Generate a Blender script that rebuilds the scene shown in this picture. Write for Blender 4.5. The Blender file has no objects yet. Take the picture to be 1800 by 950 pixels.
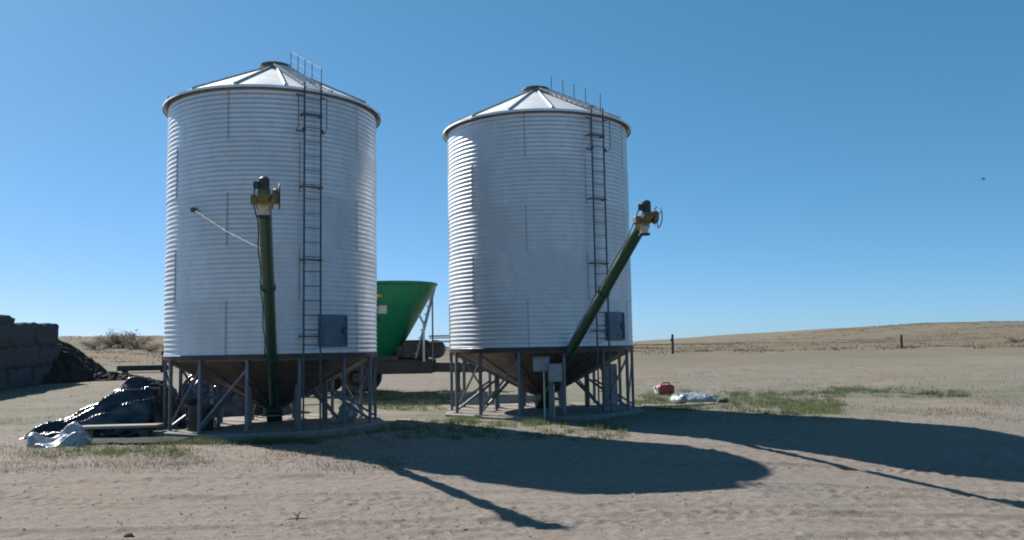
import bpy, math, random
import numpy as np
from mathutils import Vector, Matrix, Euler
R_ = math.radians
random.seed(7)
sc = bpy.context.scene
COL = sc.collection

# ------------------------------------------------------------------ camera
EYE = 1.667
cam_d = bpy.data.cameras.new('camera'); cam = bpy.data.objects.new('camera', cam_d); COL.objects.link(cam)
cam_d.sensor_width = 36; cam_d.lens = 36*1490.4/1800; cam_d.clip_start = .1; cam_d.clip_end = 6000
cam.matrix_world = Matrix.Translation((0, 0, EYE)) @ Matrix.Rotation(R_(90+5.2), 4, 'X') @ Matrix.Rotation(R_(-1.047), 4, 'Z')
sc.camera = cam

# ------------------------------------------------------------------ sky, sun, exposure
SUN_AZ, SUN_EL = 49.0, 38.9          # the sun stands behind the bins to the left; shadows fall right and towards the camera
w = bpy.data.worlds.new('World'); sc.world = w; w.use_nodes = True
nt = w.node_tree; nt.nodes.clear()
sky = nt.nodes.new('ShaderNodeTexSky'); sky.sky_type = 'NISHITA'; sky.sun_disc = False
sky.sun_elevation = R_(SUN_EL); sky.sun_rotation = R_(-SUN_AZ)
sky.altitude = 200; sky.air_density = 0.6; sky.dust_density = 0.3; sky.ozone_density = 6.0
bg = nt.nodes.new('ShaderNodeBackground'); bg.inputs['Strength'].default_value = 0.070
wo = nt.nodes.new('ShaderNodeOutputWorld')
# the same even colour response over the whole sky: a softer, slightly more cyan blue than the bare texture
sp_ = nt.nodes.new('ShaderNodeSeparateColor'); cb = nt.nodes.new('ShaderNodeCombineColor'); nt.links.new(sky.outputs[0], sp_.inputs[0])
for k_, (g_, m_) in enumerate(((.93, .85), (.66, .905), (.72, 1.09))):
    mu = nt.nodes.new('ShaderNodeMath'); mu.operation = 'MULTIPLY'; mu.inputs[1].default_value = .1; nt.links.new(sp_.outputs[k_], mu.inputs[0])
    po = nt.nodes.new('ShaderNodeMath'); po.operation = 'POWER'; po.inputs[1].default_value = g_; nt.links.new(mu.outputs[0], po.inputs[0])
    mv = nt.nodes.new('ShaderNodeMath'); mv.operation = 'MULTIPLY'; mv.inputs[1].default_value = m_*7.66; nt.links.new(po.outputs[0], mv.inputs[0]); nt.links.new(mv.outputs[0], cb.inputs[k_])
nt.links.new(cb.outputs[0], bg.inputs[0]); nt.links.new(bg.outputs[0], wo.inputs[0])
sun_d = bpy.data.lights.new('sun', 'SUN'); sun_d.energy = 4.6; sun_d.angle = R_(.53); sun_d.color = (1, .95, .89)
sun = bpy.data.objects.new('sun', sun_d); COL.objects.link(sun); sun.location = (-30, 26, 30)
dirv = Vector((math.sin(R_(SUN_AZ))*math.cos(R_(SUN_EL)), -math.cos(R_(SUN_AZ))*math.cos(R_(SUN_EL)), -math.sin(R_(SUN_EL))))
sun.rotation_euler = dirv.to_track_quat('-Z', 'Y').to_euler()
vs = sc.view_settings
sc.cycles.filter_width = 1.9
vs.view_transform = 'Standard'; vs.look = 'None'; vs.exposure = 0.9; vs.gamma = 1.0; vs.use_curve_mapping = False

# ------------------------------------------------------------------ helpers
def tag(o, label=None, cat=None, group=None, kind=None):
    if label: o['label'] = label
    if cat: o['category'] = cat
    if group: o['group'] = group
    if kind: o['kind'] = kind
    return o
def empty(name, loc, rz=0):
    o = bpy.data.objects.new(name, None); COL.objects.link(o)
    o.location = loc; o.rotation_euler = (0, 0, rz); o.empty_display_size = .3
    return o
def place(name, mesh, parent=None, loc=(0, 0, 0), rot=(0, 0, 0), scale=(1, 1, 1)):
    o = bpy.data.objects.new(name, mesh); COL.objects.link(o)
    if parent: o.parent = parent
    o.location = loc; o.rotation_euler = rot; o.scale = scale
    return o
class MB:
    def __init__(s): s.v = []; s.f = []; s.sm = []
    def add(s, vs, fs, smooth=False):
        n = len(s.v); s.v += [tuple(x) for x in vs]
        for f in fs: s.f.append(tuple(i+n for i in f)); s.sm.append(smooth)
        return s
    def box(s, c, d, M=None, bev=0):
        x, y, z = d[0]/2, d[1]/2, d[2]/2
        if bev:
            b = min(bev, x*.9, y*.9, z*.9)
            pts = []; 
            for zz, q in ((-z, b), (-z+b, 0), (z-b, 0), (z, b)):
                X, Y = x-q, y-q
                pts += [(-X+b*.0, -Y, zz), (X, -Y, zz), (X, Y, zz), (-X, Y, zz)]
            fs = [(3, 2, 1, 0), (12, 13, 14, 15)]
            for k in range(3):
                for i in range(4):
                    j = (i+1) % 4; fs.append((k*4+i, k*4+j, k*4+4+j, k*4+4+i))
        else:
            pts = [(-x, -y, -z), (x, -y, -z), (x, y, -z), (-x, y, -z), (-x, -y, z), (x, -y, z), (x, y, z), (-x, y, z)]
            fs = [(3, 2, 1, 0), (4, 5, 6, 7), (0, 1, 5, 4), (1, 2, 6, 5), (2, 3, 7, 6), (3, 0, 4, 7)]
        c = Vector(c)
        pts = [(M @ Vector(p) if M else Vector(p))+c for p in pts]
        return s.add(pts, fs)
    def bar(s, p0, p1, wx, wz, bev=0, up=(0, 0, 1)):
        p0, p1 = Vector(p0), Vector(p1); d = p1-p0; L = d.length; y = d.normalized()
        u = Vector(up)
        if abs(u.dot(y)) > .98: u = Vector((1, 0, 0))
        x = y.cross(u).normalized(); z = x.cross(y)
        M = Matrix((x, y, z)).transposed()
        return s.box((p0+p1)/2, (wx, L, wz), M, bev)
    def tube(s, pts, r, n=10, cap=True):
        pts = [Vector(p) for p in pts]; m = len(pts)
        rs = r if isinstance(r, (list, tuple)) else [r]*m
        V = []; prev = None
        for i, p in enumerate(pts):
            t = (pts[min(i+1, m-1)]-pts[max(i-1, 0)]).normalized()
            if prev is None:
                a = Vector((0, 0, 1)) if abs(t.z) < .9 else Vector((1, 0, 0))
                x = t.cross(a).normalized()
            else: x = (prev-t*prev.dot(t)).normalized()
            prev = x; y = t.cross(x)
            for k in range(n):
                a = 2*math.pi*k/n; V.append(p+(x*math.cos(a)+y*math.sin(a))*rs[i])
        F = [(i*n+k, i*n+(k+1) % n, (i+1)*n+(k+1) % n, (i+1)*n+k) for i in range(m-1) for k in range(n)]
        s.add(V, F, True)
        if cap: s.add(V[:n], [tuple(range(n-1, -1, -1))]); s.add(V[-n:], [tuple(range(n))])
        return s
    def lathe(s, prof, n=32, c=(0, 0, 0), M=None, smooth=True, close=True, hard=True):
        c = Vector(c)
        def ring(r, z): return [((M @ Vector((r*math.cos(2*math.pi*k/n), r*math.sin(2*math.pi*k/n), z))) if M else Vector((r*math.cos(2*math.pi*k/n), r*math.sin(2*math.pi*k/n), z)))+c for k in range(n)]
        if hard:
            for (r0, z0), (r1, z1) in zip(prof[:-1], prof[1:]):
                V = ring(r0, z0)+ring(r1, z1)
                s.add(V, [(k, (k+1) % n, n+(k+1) % n, n+k) for k in range(n)], smooth)
        else:
            V = []
            for r, z in prof: V += ring(r, z)
            s.add(V, [(i*n+k, i*n+(k+1) % n, (i+1)*n+(k+1) % n, (i+1)*n+k) for i in range(len(prof)-1) for k in range(n)], smooth)
        return s
    def disc(s, r, z, n=32, c=(0, 0, 0), M=None, flip=False):
        c = Vector(c)
        V = [((M @ Vector((r*math.cos(2*math.pi*k/n), r*math.sin(2*math.pi*k/n), z))) if M else Vector((r*math.cos(2*math.pi*k/n), r*math.sin(2*math.pi*k/n), z)))+c for k in range(n)]
        return s.add(V, [tuple(range(n))[::-1] if flip else tuple(range(n))])
    def mesh(s, name, mat=None):
        me = bpy.data.meshes.new(name); me.from_pydata(s.v, [], s.f)
        me.polygons.foreach_set('use_smooth', s.sm)
        if mat: me.materials.append(mat)
        me.update(); return me
    def build(s, name, mat, parent=None, loc=(0, 0, 0), rot=(0, 0, 0)):
        return place(name, s.mesh(name, mat), parent, loc, rot)

def h2(ix, iy, seed):
    n = (ix.astype(np.int64)*374761393+iy.astype(np.int64)*668265263+seed*974711) & 0x7fffffff
    n = ((n ^ (n >> 13))*1274126177) & 0x7fffffff
    return ((n ^ (n >> 16)) & 0xffff)/65535.0
def vn(x, y, seed=0):
    x = np.asarray(x, float); y = np.asarray(y, float)
    ix = np.floor(x); iy = np.floor(y); fx = x-ix; fy = y-iy
    fx = fx*fx*fx*(fx*(fx*6-15)+10); fy = fy*fy*fy*(fy*(fy*6-15)+10)
    a = h2(ix, iy, seed); b = h2(ix+1, iy, seed); c = h2(ix, iy+1, seed); d = h2(ix+1, iy+1, seed)
    return (a*(1-fx)+b*fx)*(1-fy)+(c*(1-fx)+d*fx)*fy
def fbm(x, y, o=4, seed=0):
    t = 0; a = .5; n = 0
    for k in range(o): t = t+a*vn(x*2**k+k*17.3, y*2**k-k*9.1, seed+k); n += a; a *= .5
    return t/n-.5
def sst(a, b, x):
    t = np.clip((np.asarray(x, float)-a)/(b-a), 0, 1); return t*t*(3-2*t)

# ------------------------------------------------------------------ materials
def nodes(name):
    m = bpy.data.materials.new(name); m.use_nodes = True
    t = m.node_tree; return m, t, t.nodes['Principled BSDF']
def N(t, ty, **kw):
    n = t.nodes.new(ty)
    for k, v in kw.items():
        if k.startswith('i_'):
            key = k[2:]
            n.inputs[int(key) if key.isdigit() else key.replace('_', ' ')].default_value = v
        else: setattr(n, k, v)
    return n
def mixc(t, fac, a, b, blend='MIX'):
    n = t.nodes.new('ShaderNodeMix'); n.data_type = 'RGBA'; n.blend_type = blend
    for s, v in ((n.inputs[0], fac), (n.inputs[6], a), (n.inputs[7], b)):
        if hasattr(v, 'links') or isinstance(v, bpy.types.NodeSocket): t.links.new(v, s)
        elif isinstance(v, (int, float)): s.default_value = v
        else: s.default_value = (*v[:3], 1)
    return n.outputs[2]
def ramp(t, sock, p):
    n = t.nodes.new('ShaderNodeValToRGB'); t.links.new(sock, n.inputs[0])
    e = n.color_ramp.elements
    while len(e) < len(p): e.new(.5)
    for q, (pos, c) in zip(e, p):
        q.position = pos; q.color = (c, c, c, 1) if isinstance(c, (int, float)) else (*c, 1)
    return n.outputs[0]
def noise(t, scale, detail=5, rough=.6, coord='Object', sc3=None):
    tc = t.nodes.new('ShaderNodeTexCoord'); n = N(t, 'ShaderNodeTexNoise', i_Scale=scale, i_Detail=detail, i_Roughness=rough)
    s = tc.outputs[coord]
    if sc3:
        mp = t.nodes.new('ShaderNodeMapping'); mp.inputs['Scale'].default_value = sc3; t.links.new(s, mp.inputs[0]); s = mp.outputs[0]
    t.links.new(s, n.inputs['Vector']); return n.outputs[0]
def mat(name, c, rough=.6, metal=0.0, c2=None, ns=4.0, bump=0.0, bs=40.0, dirt=None, sc3=None, rvar=.12, spec=.5, objvar=0.0, dd=7, ds=2.7):
    m, t, b = nodes(name)
    c2 = c2 or tuple(x*.72 for x in c)
    n = noise(t, ns, 6, .62, sc3=sc3)
    col = mixc(t, ramp(t, n, [(.32, 0), (.68, 1)]), c, c2)
    if dirt:
        d = noise(t, ns*ds+1.3*(ds > 1), dd, .7, sc3=sc3 if ds <= 1 else None)
        col = mixc(t, ramp(t, d, [(.5, 0), (.72, .85)]), col, dirt)
    if objvar:
        oi = t.nodes.new('ShaderNodeObjectInfo')
        hv = N(t, 'ShaderNodeHueSaturation'); mr = N(t, 'ShaderNodeMapRange'); t.links.new(oi.outputs['Random'], mr.inputs[0])
        mr.inputs[3].default_value = 1-objvar; mr.inputs[4].default_value = 1+objvar
        t.links.new(mr.outputs[0], hv.inputs['Value']); t.links.new(col, hv.inputs['Color']); col = hv.outputs[0]
    t.links.new(col, b.inputs['Base Color'])
    r = ramp(t, n, [(.3, max(0, rough-rvar)), (.7, min(1, rough+rvar))]); t.links.new(r, b.inputs['Roughness'])
    b.inputs['Metallic'].default_value = metal
    b.inputs['Specular IOR Level'].default_value = spec
    if bump:
        bn = t.nodes.new('ShaderNodeBump'); bn.inputs['Strength'].default_value = bump; bn.inputs['Distance'].default_value = .02
        t.links.new(noise(t, bs, 6, .65), bn.inputs['Height']); t.links.new(bn.outputs[0], b.inputs['Normal'])
    return m
M = {}
M['galv'] = mat('galvanised_steel', (.64, .665, .70), .48, .7, (.56, .585, .62), 1.3, sc3=(1, 1, .3), rvar=.08, objvar=.025, dirt=(.52, .53, .54))
M['roof'] = mat('roof_steel', (.86, .86, .83), .5, .35, (.78, .78, .76), 2.2, rvar=.1, objvar=.06, dirt=(.6, .58, .54))
M['rib'] = mat('roof_rib_steel', (.45, .45, .44), .6, .2, (.36, .36, .35), 4)
M['trim'] = mat('dull_steel_trim', (.22, .23, .24), .55, .6, (.15, .155, .16), 5, dirt=(.2, .15, .11))
M['ring'] = mat('base_ring_steel', (.06, .065, .075), .55, .5, (.05, .053, .06), 5, dirt=(.08, .06, .05))
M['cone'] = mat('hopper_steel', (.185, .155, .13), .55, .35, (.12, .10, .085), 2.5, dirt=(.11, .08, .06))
M['leg'] = mat('leg_steel', (.165, .185, .21), .5, .4, (.11, .125, .145), 6, dirt=(.12, .085, .06), objvar=.15)
M['ladder'] = mat('ladder_steel', (.075, .088, .108), .65, .1, (.05, .06, .072), 6)
M['hatch'] = mat('hatch_paint', (.085, .135, .195), .5, .1, (.065, .105, .155), 5)
M['seam'] = mat('seam_sealant', (.46, .48, .51), .55, .6, (.38, .395, .42), 7)
M['green'] = mat('auger_green', (.020, .078, .048), .42, 0, (.026, .08, .05), 3, dirt=(.055, .065, .05))
M['yellow'] = mat('faded_yellow', (.42, .35, .14), .5, 0, (.33, .28, .14), 6, dirt=(.3, .27, .18))
M['cream'] = mat('faded_cream', (.55, .50, .36), .5, 0, (.45, .41, .3), 6, dirt=(.3, .27, .2))
M['motor'] = mat('dark_motor', (.045, .05, .06), .5, .2, (.03, .03, .035), 9, dirt=(.1, .09, .07))
M['gear'] = mat('greasy_yellow', (.21, .175, .06), .55, 0, (.10, .09, .045), 7, dirt=(.09, .075, .05))
M['mixer'] = mat('mixer_green', (.008, .22, .10), .35, 0, (.007, .16, .075), 1.5, dirt=(.02, .11, .06))
M['mixdark'] = mat('mixer_chassis', (.022, .032, .03), .55, .1, (.035, .038, .034), 3, dirt=(.05, .047, .04))
M['tyre'] = mat('tyre_rubber', (.03, .03, .03), .85, 0, (.05, .045, .04), 5, dirt=(.12, .1, .08))
M['white'] = mat('white_paint', (.5, .5, .48), .5, 0, (.4, .4, .38), 4)
M['decaly'] = mat('decal_yellow', (.6, .5, .08), .5)
M['conc'] = mat('pad_concrete', (.27, .245, .215), .9, 0, (.22, .198, .172), 2.2, bump=.35, bs=30, dirt=(.17, .148, .122), spec=.2)
M['box'] = mat('grey_box_enamel', (.27, .295, .31), .45, .1, (.21, .23, .245), 4, dirt=(.19, .18, .16))
M['post'] = mat('post_grey', (.15, .17, .185), .6, .1, (.11, .125, .135), 6)
M['black'] = mat('black_plastic', (.012, .013, .016), .33, 0, (.026, .03, .038), 5, bump=.25, bs=5, dirt=(.045, .045, .05), rvar=.06)
M['blackw'] = mat('black_sheeting', (.010, .011, .014), .22, 0, (.02, .023, .03), 3.2, bump=.5, bs=11, dirt=(.075, .085, .105), rvar=.06, dd=1.5, ds=.95, sc3=(.5, 1.5, 1.2))
M['blackm'] = mat('dull_black', (.016, .017, .02), .75, 0, (.03, .03, .032), 5, bump=.4, bs=9, dirt=(.05, .046, .042), rvar=.05, spec=.08)
M['wplast'] = mat('pale_plastic', (.40, .43, .46), .3, 0, (.20, .22, .25), 5, bump=.6, bs=14, dirt=(.05, .055, .07))
M['wood'] = mat('weathered_wood', (.33, .30, .255), .85, 0, (.24, .21, .175), 5, bump=.4, bs=60, sc3=(.15, 3, 3), spec=.2)
M['wooddk'] = mat('old_post_wood', (.14, .115, .095), .9, 0, (.09, .075, .065), 6, sc3=(4, 4, .4), spec=.2)
M['red'] = mat('red_plastic', (.42, .03, .03), .45, 0, (.3, .02, .025), 6, dirt=(.3, .15, .12))
M['sheet'] = mat('windbreak_sheet', (.10, .104, .115), .6, .15, (.075, .08, .09), 2, sc3=(1, 1, .3), objvar=.08, dirt=(.11, .1, .095))
M['hay'] = mat('weathered_dark_straw', (.088, .088, .094), .95, 0, (.07, .07, .075), 3, bump=.6, bs=22, sc3=(1, 1, 4), objvar=.04, spec=.1)
M['soil'] = mat('heap_soil', (.055, .046, .038), .95, 0, (.03, .026, .022), 2, bump=1, bs=6, spec=.1)
M['stone'] = mat('stone', (.22, .2, .175), .95, 0, (.17, .15, .13), 8, bump=.5, bs=40, spec=.2)
M['clod'] = mat('dirt_clods', (.28, .25, .215), .97, 0, (.23, .205, .175), 2, spec=.1)
M['bird'] = mat('bird_feathers', (.02, .02, .022), .7)
M['bark'] = mat('shrub_bark', (.12, .09, .07), .9)

def leafmat(name, c, c2, tr=.25):
    m, t, b = nodes(name)
    geo = t.nodes.new('ShaderNodeNewGeometry')
    col = mixc(t, ramp(t, geo.outputs['Random Per Island'], [(0, 0), (1, 1)]), c, c2)
    n = noise(t, .35, 3)
    hv = N(t, 'ShaderNodeHueSaturation'); t.links.new(ramp(t, n, [(.3, .7), (.7, 1.25)]), hv.inputs['Value']); t.links.new(col, hv.inputs['Color'])
    tl_ = t.nodes.new('ShaderNodeBsdfTranslucent'); ms = t.nodes.new('ShaderNodeMixShader'); ms.inputs[0].default_value = tr
    t.links.new(hv.outputs[0], tl_.inputs[0]); t.links.new(b.outputs[0], ms.inputs[1]); t.links.new(tl_.outputs[0], ms.inputs[2]); t.links.new(ms.outputs[0], t.nodes['Material Output'].inputs[0])
    t.links.new(hv.outputs[0], b.inputs['Base Color']); b.inputs['Roughness'].default_value = .8; b.inputs['Specular IOR Level'].default_value = .2
    return m
M['grass'] = leafmat('green_weeds', (.09, .135, .05), (.17, .18, .095), .45)
M['dry'] = leafmat('dry_grass', (.22, .195, .145), (.15, .14, .095), .4)
M['scrub'] = leafmat('dry_scrub', (.16, .12, .09), (.14, .13, .09), .4)
M['shrub'] = leafmat('shrub_leaf', (.21, .165, .13), (.16, .145, .105), .4)

# ------------------------------------------------------------------ terrain
YT = np.array([-400, -60, 0, 8, 13, 19, 21.5, 28, 40, 60, 100, 150, 250, 3000.])
ZT = np.array([-1.0, -.7, -.42, -.24, -.12, -.01, .035, .27, .55, .9, 1.35, 1.6, 1.7, 1.7])
def terrain(x, y):
    x = np.asarray(x, float); y = np.asarray(y, float)
    z = np.interp(y, YT, ZT)
    z = z-(.012*np.clip(x, -14, 3)+.075*np.clip(x-3, 0, 9))*(1-sst(12, 19, y))*sst(-14, 2, y)
    z = z+.075*np.exp(-(((x-.7)/3.6)**2+((y-20.6)/2.6)**2)**2)
    z = z+3.0*np.exp(-((x+62)/34)**2-((y-128)/40)**2)
    z = z+4.2*sst(45, 108, x)*sst(120, 225, y)*(1-.45*sst(300, 900, y))
    far = sst(30, 90, np.hypot(x, y))
    z = z+far*(.5*fbm(x/30, y/30, 3, 5)+.18*fbm(x/7, y/7, 3, 9))
    return z
def tz(x, y): return float(terrain(x, y))
def detail(x, y):
    near = 1-sst(26, 48, np.hypot(x, y-6))
    clod = fbm(x/.15, y/.13, 3, 21)
    d = .022*fbm(x/1.9, y/1.6, 2, 3)+(.008+.040*np.clip(fbm(x/2.6, y/.9, 2, 77)+.04, 0, .4))*clod*1.5
    d = d+.030*np.maximum(0, fbm(x/.12, y/.09, 2, 40)-.10)*2
    # wheel ruts: shallow bands pressed by lugged tyres, crossing the yard
    for (y0, m, c, wd, dp, ph) in ((9.3, .10, .004, .20, .030, 0), (10.9, .10, .004, .22, .026, 1.7), (8.3, -.05, .0, .16, .02, .6), (12.6, .16, .0, .22, .022, 2.2), (14.3, .17, .0, .2, .02, .3), (10.1, -.12, .002, .18, .020, 2.9), (11.7, -.13, .002, .18, .022, .2), (7.6, .30, .0, .13, .014, 1.1), (9.0, .31, .0, .13, .014, 2.0), (8.0, .21, .0, .12, .012, .4), (13.4, -.02, .001, .16, .02, 1.4)):
        q = y-(y0+m*x+c*x*x+.25*fbm(x/4, x*0+y0, 2, 11))
        band = np.exp(-(q/wd)**4)
        lug = np.sin((x+np.abs(q)*.9)*2*math.pi/.21+ph)
        d = d-dp*.75*band*(.65+.45*vn(x/1.3, x*0+y0, 9))+band*.014*np.clip(lug, -.6, .8)*sst(.25, .7, vn(x/1.6, x*0+y0, 2))
        d = d+dp*.4*np.exp(-((np.abs(q)-wd*1.35)/.07)**2)*(.4+vn(x/.4, y/.4, 8))
    d = d*near
    # under and beside the pads the ground is calmer
    for cx, cy in ((-5.4, 19.17), (.7, 21.46)):
        d = d*sst(2.4, 3.4, np.hypot(x-cx, y-cy))-.04*(1-sst(2.3, 3.2, np.hypot(x-cx, y-cy)))
    return d
def axis(a, b, step, lo, hi, g):
    c = list(np.arange(a, b+step*.5, step)); s = step; v = a; L = []
    while v > lo: s = min(s*g, 160); v -= s; L.append(v)
    s = step; v = b; U = []
    while v < hi: s = min(s*g, 160); v += s; U.append(v)
    return np.array(L[::-1]+c+U)
gx = axis(-9.0, 9.0, .042, -2600, 2600, 1.11); gy = axis(7.2, 16.5, .042, -600, 2900, 1.07)
GX, GY = np.meshgrid(gx, gy); GZ = terrain(GX, GY)+detail(GX, GY)
nx, ny = len(gx), len(gy)
vv = np.stack([GX, GY, GZ], -1).reshape(-1, 3)
i = np.arange(nx*ny).reshape(ny, nx)
ff = np.stack([i[:-1, :-1], i[:-1, 1:], i[1:, 1:], i[1:, :-1]], -1).reshape(-1, 4)
gm = bpy.data.meshes.new('ground')
gm.vertices.add(len(vv)); gm.vertices.foreach_set('co', vv.ravel())
gm.loops.add(ff.size); gm.loops.foreach_set('vertex_index', ff.ravel().astype(np.int32))
gm.polygons.add(len(ff)); gm.polygons.foreach_set('loop_start', np.arange(0, ff.size, 4, dtype=np.int32)); gm.polygons.foreach_set('use_smooth', np.ones(len(ff), bool))
gm.update(calc_edges=True); gm.validate()
# ground material: pale trampled dirt, straw litter, reddish and olive patches further out
m, t, b = nodes('yard_dirt'); M['ground'] = m
geo = t.nodes.new('ShaderNodeNewGeometry'); pos = geo.outputs['Position']
def pn(scale, detail=6, rough=.6, sc3=None):
    n = N(t, 'ShaderNodeTexNoise', i_Scale=scale, i_Detail=detail, i_Roughness=rough)
    s = pos
    if sc3:
        mp = t.nodes.new('ShaderNodeMapping'); mp.inputs['Scale'].default_value = sc3; t.links.new(s, mp.inputs[0]); s = mp.outputs[0]
    t.links.new(s, n.inputs['Vector']); return n.outputs[0]
c = mixc(t, ramp(t, pn(.55, 8, .65), [(.33, 0), (.68, 1)]), (.262, .230, .198), (.218, .192, .166))
c = mixc(t, ramp(t, pn(7, 6, .7), [(.35, 0), (.66, .6)]), c, (.300, .266, .230))
c = mixc(t, ramp(t, pn(13, 6, .75, (1, 1.6, 1)), [(.50, 0), (.62, .85)]), c, (.130, .111, .094))
c = mixc(t, ramp(t, pn(60, 4, .7), [(.55, 0), (.7, .45)]), c, (.33, .295, .255))
c = mixc(t, ramp(t, pn(.23, 4, .6), [(.42, 0), (.68, .75)]), c, (.265, .215, .172))
# vegetation tint: stronger with distance
sep = t.nodes.new('ShaderNodeSeparateXYZ'); t.links.new(pos, sep.inputs[0])
dist = N(t, 'ShaderNodeMapRange', i_1=24., i_2=60.); dist.interpolation_type = 'SMOOTHSTEP'; t.links.new(sep.outputs[1], dist.inputs[0])
veg = N(t, 'ShaderNodeMath', operation='MULTIPLY'); t.links.new(dist.outputs[0], veg.inputs[0]); t.links.new(ramp(t, pn(.16, 8, .7, (1, .4, 1)), [(.36, 0), (.62, .85)]), veg.inputs[1])
c = mixc(t, veg.outputs[0], c, (.165, .155, .115))
veg2 = N(t, 'ShaderNodeMath', operation='MULTIPLY'); t.links.new(dist.outputs[0], veg2.inputs[0]); t.links.new(ramp(t, pn(.05, 8, .75, (1, .5, 1)), [(.38, 0), (.58, .85)]), veg2.inputs[1])
c = mixc(t, veg2.outputs[0], c, (.180, .135, .092))
band = ramp(t, N(t, 'ShaderNodeMapRange', i_1=0., i_2=250.).outputs[0], [(.0, 0), (.20, 0), (.30, .9), (.5, .85), (.75, .3)])
t.links.new(sep.outputs[1], band.node.inputs[0].links[0].from_node.inputs[0])
vb = N(t, 'ShaderNodeMath', operation='MULTIPLY'); t.links.new(band, vb.inputs[0]); t.links.new(ramp(t, pn(.22, 8, .8, (1, .35, 1)), [(.38, .15), (.58, 1)]), vb.inputs[1])
c = mixc(t, vb.outputs[0], c, (.170, .105, .068))
gp = ramp(t, pn(.3, 7, .7, (.5, 1.2, 1)), [(.36, 0), (.56, .95)])
gm_ = ramp(t, N(t, 'ShaderNodeMapRange', i_1=0., i_2=100.).outputs[0], [(.17, 0), (.21, 1), (.30, .5), (.40, .15), (.48, .8), (.62, .5)])
t.links.new(sep.outputs[1], gm_.node.inputs[0].links[0].from_node.inputs[0])
vg = N(t, 'ShaderNodeMath', operation='MULTIPLY'); t.links.new(gp, vg.inputs[0]); t.links.new(gm_, vg.inputs[1])
c = mixc(t, vg.outputs[0], c, (.130, .145, .095))
vd = N(t, 'ShaderNodeVectorMath', operation='DISTANCE'); mpo = t.nodes.new('ShaderNodeMapping'); mpo.inputs['Scale'].default_value = (.55, 1, 1); t.links.new(pos, mpo.inputs[0])
t.links.new(mpo.outputs[0], vd.inputs[0]); vd.inputs[1].default_value = (-3.35*.55, 14.55, 0)
op = N(t, 'ShaderNodeMath', operation='MULTIPLY'); t.links.new(ramp(t, vd.outputs[1], [(.15, 1), (.8, 0)]), op.inputs[0]); t.links.new(ramp(t, pn(2.5, 6, .7), [(.42, 0), (.6, .55)]), op.inputs[1])
c = mixc(t, op.outputs[0], c, (.30, .185, .125))
c = mixc(t, ramp(t, pn(27, 5, .8, (1, 1.8, 1)), [(.53, 0), (.63, .75)]), c, (.115, .098, .082))
c = mixc(t, ramp(t, pn(4.5, 7, .8, (.6, 1.6, 1)), [(.55, 0), (.66, .55)]), c, (.135, .115, .096))
c = mixc(t, 1.0, c, (.93, .92, .92), 'MULTIPLY')
t.links.new(c, b.inputs['Base Color']); b.inputs['Roughness'].default_value = .96; b.inputs['Specular IOR Level'].default_value = .12
bn = N(t, 'ShaderNodeBump'); bn.inputs['Strength'].default_value = .55; bn.inputs['Distance'].default_value = .06
hm = mixc(t, .45, pn(8, 9, .82, (1, 1.4, 1)), pn(30, 6, .8)); t.links.new(hm, bn.inputs['Height']); t.links.new(bn.outputs[0], b.inputs['Normal'])
gm.materials.append(m)
g = bpy.data.objects.new('ground', gm); COL.objects.link(g); tag(g, kind='structure')
def gz(x, y): return float(terrain(x, y)+detail(np.array([x], float), np.array([y], float))[0])

# pixel of the photograph -> ray, used once to survey positions (all things stand at their own depth)
def ray(px, py):
    a, r = R_(5.2), R_(1.047); c_, s_ = math.cos(r), math.sin(r); u, v_ = px-900, py-475
    X = u*c_-v_*s_; Y = u*s_+v_*c_
    d = (X/1490.4, 1, -Y/1490.4)
    return Vector((d[0], math.cos(a)-d[2]*math.sin(a), math.sin(a)+d[2]*math.cos(a)))
def at(px, py, Y):
    d = ray(px, py); return d*(Y/d.y)+Vector((0, 0, EYE))
TS = 4.*1.004**np.arange(0, 1330)
def onground(px, py):
    d = ray(px, py)
    zz = EYE+d.z*TS; below = zz <= terrain(d.x*TS, d.y*TS)
    t0 = TS[int(np.argmax(below))] if below.any() else TS[-1]
    return d*float(t0)+Vector((0, 0, EYE))

# ------------------------------------------------------------------ grain bins
RB, LEG, WALL, EAV, APX = 2.29, 1.532, 5.459, .117, 1.20
NR = 5; RH = WALL/NR; NCOR = 11
PITCH = RH/NCOR; AMP = .0068
def sheet_mesh():
    mb = MB(); nu, nv = 26, NCOR*6
    V = []; F = []
    span = 72.5
    for j in range(nv+1):
        zz = RH*j/nv
        for k in range(nu+1):
            a = R_(-span/2+span*k/nu); r = RB+AMP*math.sin(2*math.pi*zz/PITCH)+.006*k/nu
            V.append((r*math.sin(a), -r*math.cos(a), zz))
    for j in range(nv):
        for k in range(nu): q = j*(nu+1)+k; F.append((q, q+1, q+nu+2, q+nu+1))
    return mb.add(V, F, True).mesh('wall_sheet', M['galv'])
def seam_mesh():
    mb = MB(); nv = NCOR*6; V = []; F = []
    for j in range(nv+1):
        zz = RH*j/nv; r = RB+AMP*math.sin(2*math.pi*zz/PITCH)+.010
        for a in (-.42, .42): V.append((r*math.sin(R_(36+a)), -r*math.cos(R_(36+a)), zz))
    for j in range(nv): F.append((2*j, 2*j+1, 2*j+3, 2*j+2))
    return mb.add(V, F, True).mesh('seam_lap', M['seam'])
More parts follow.
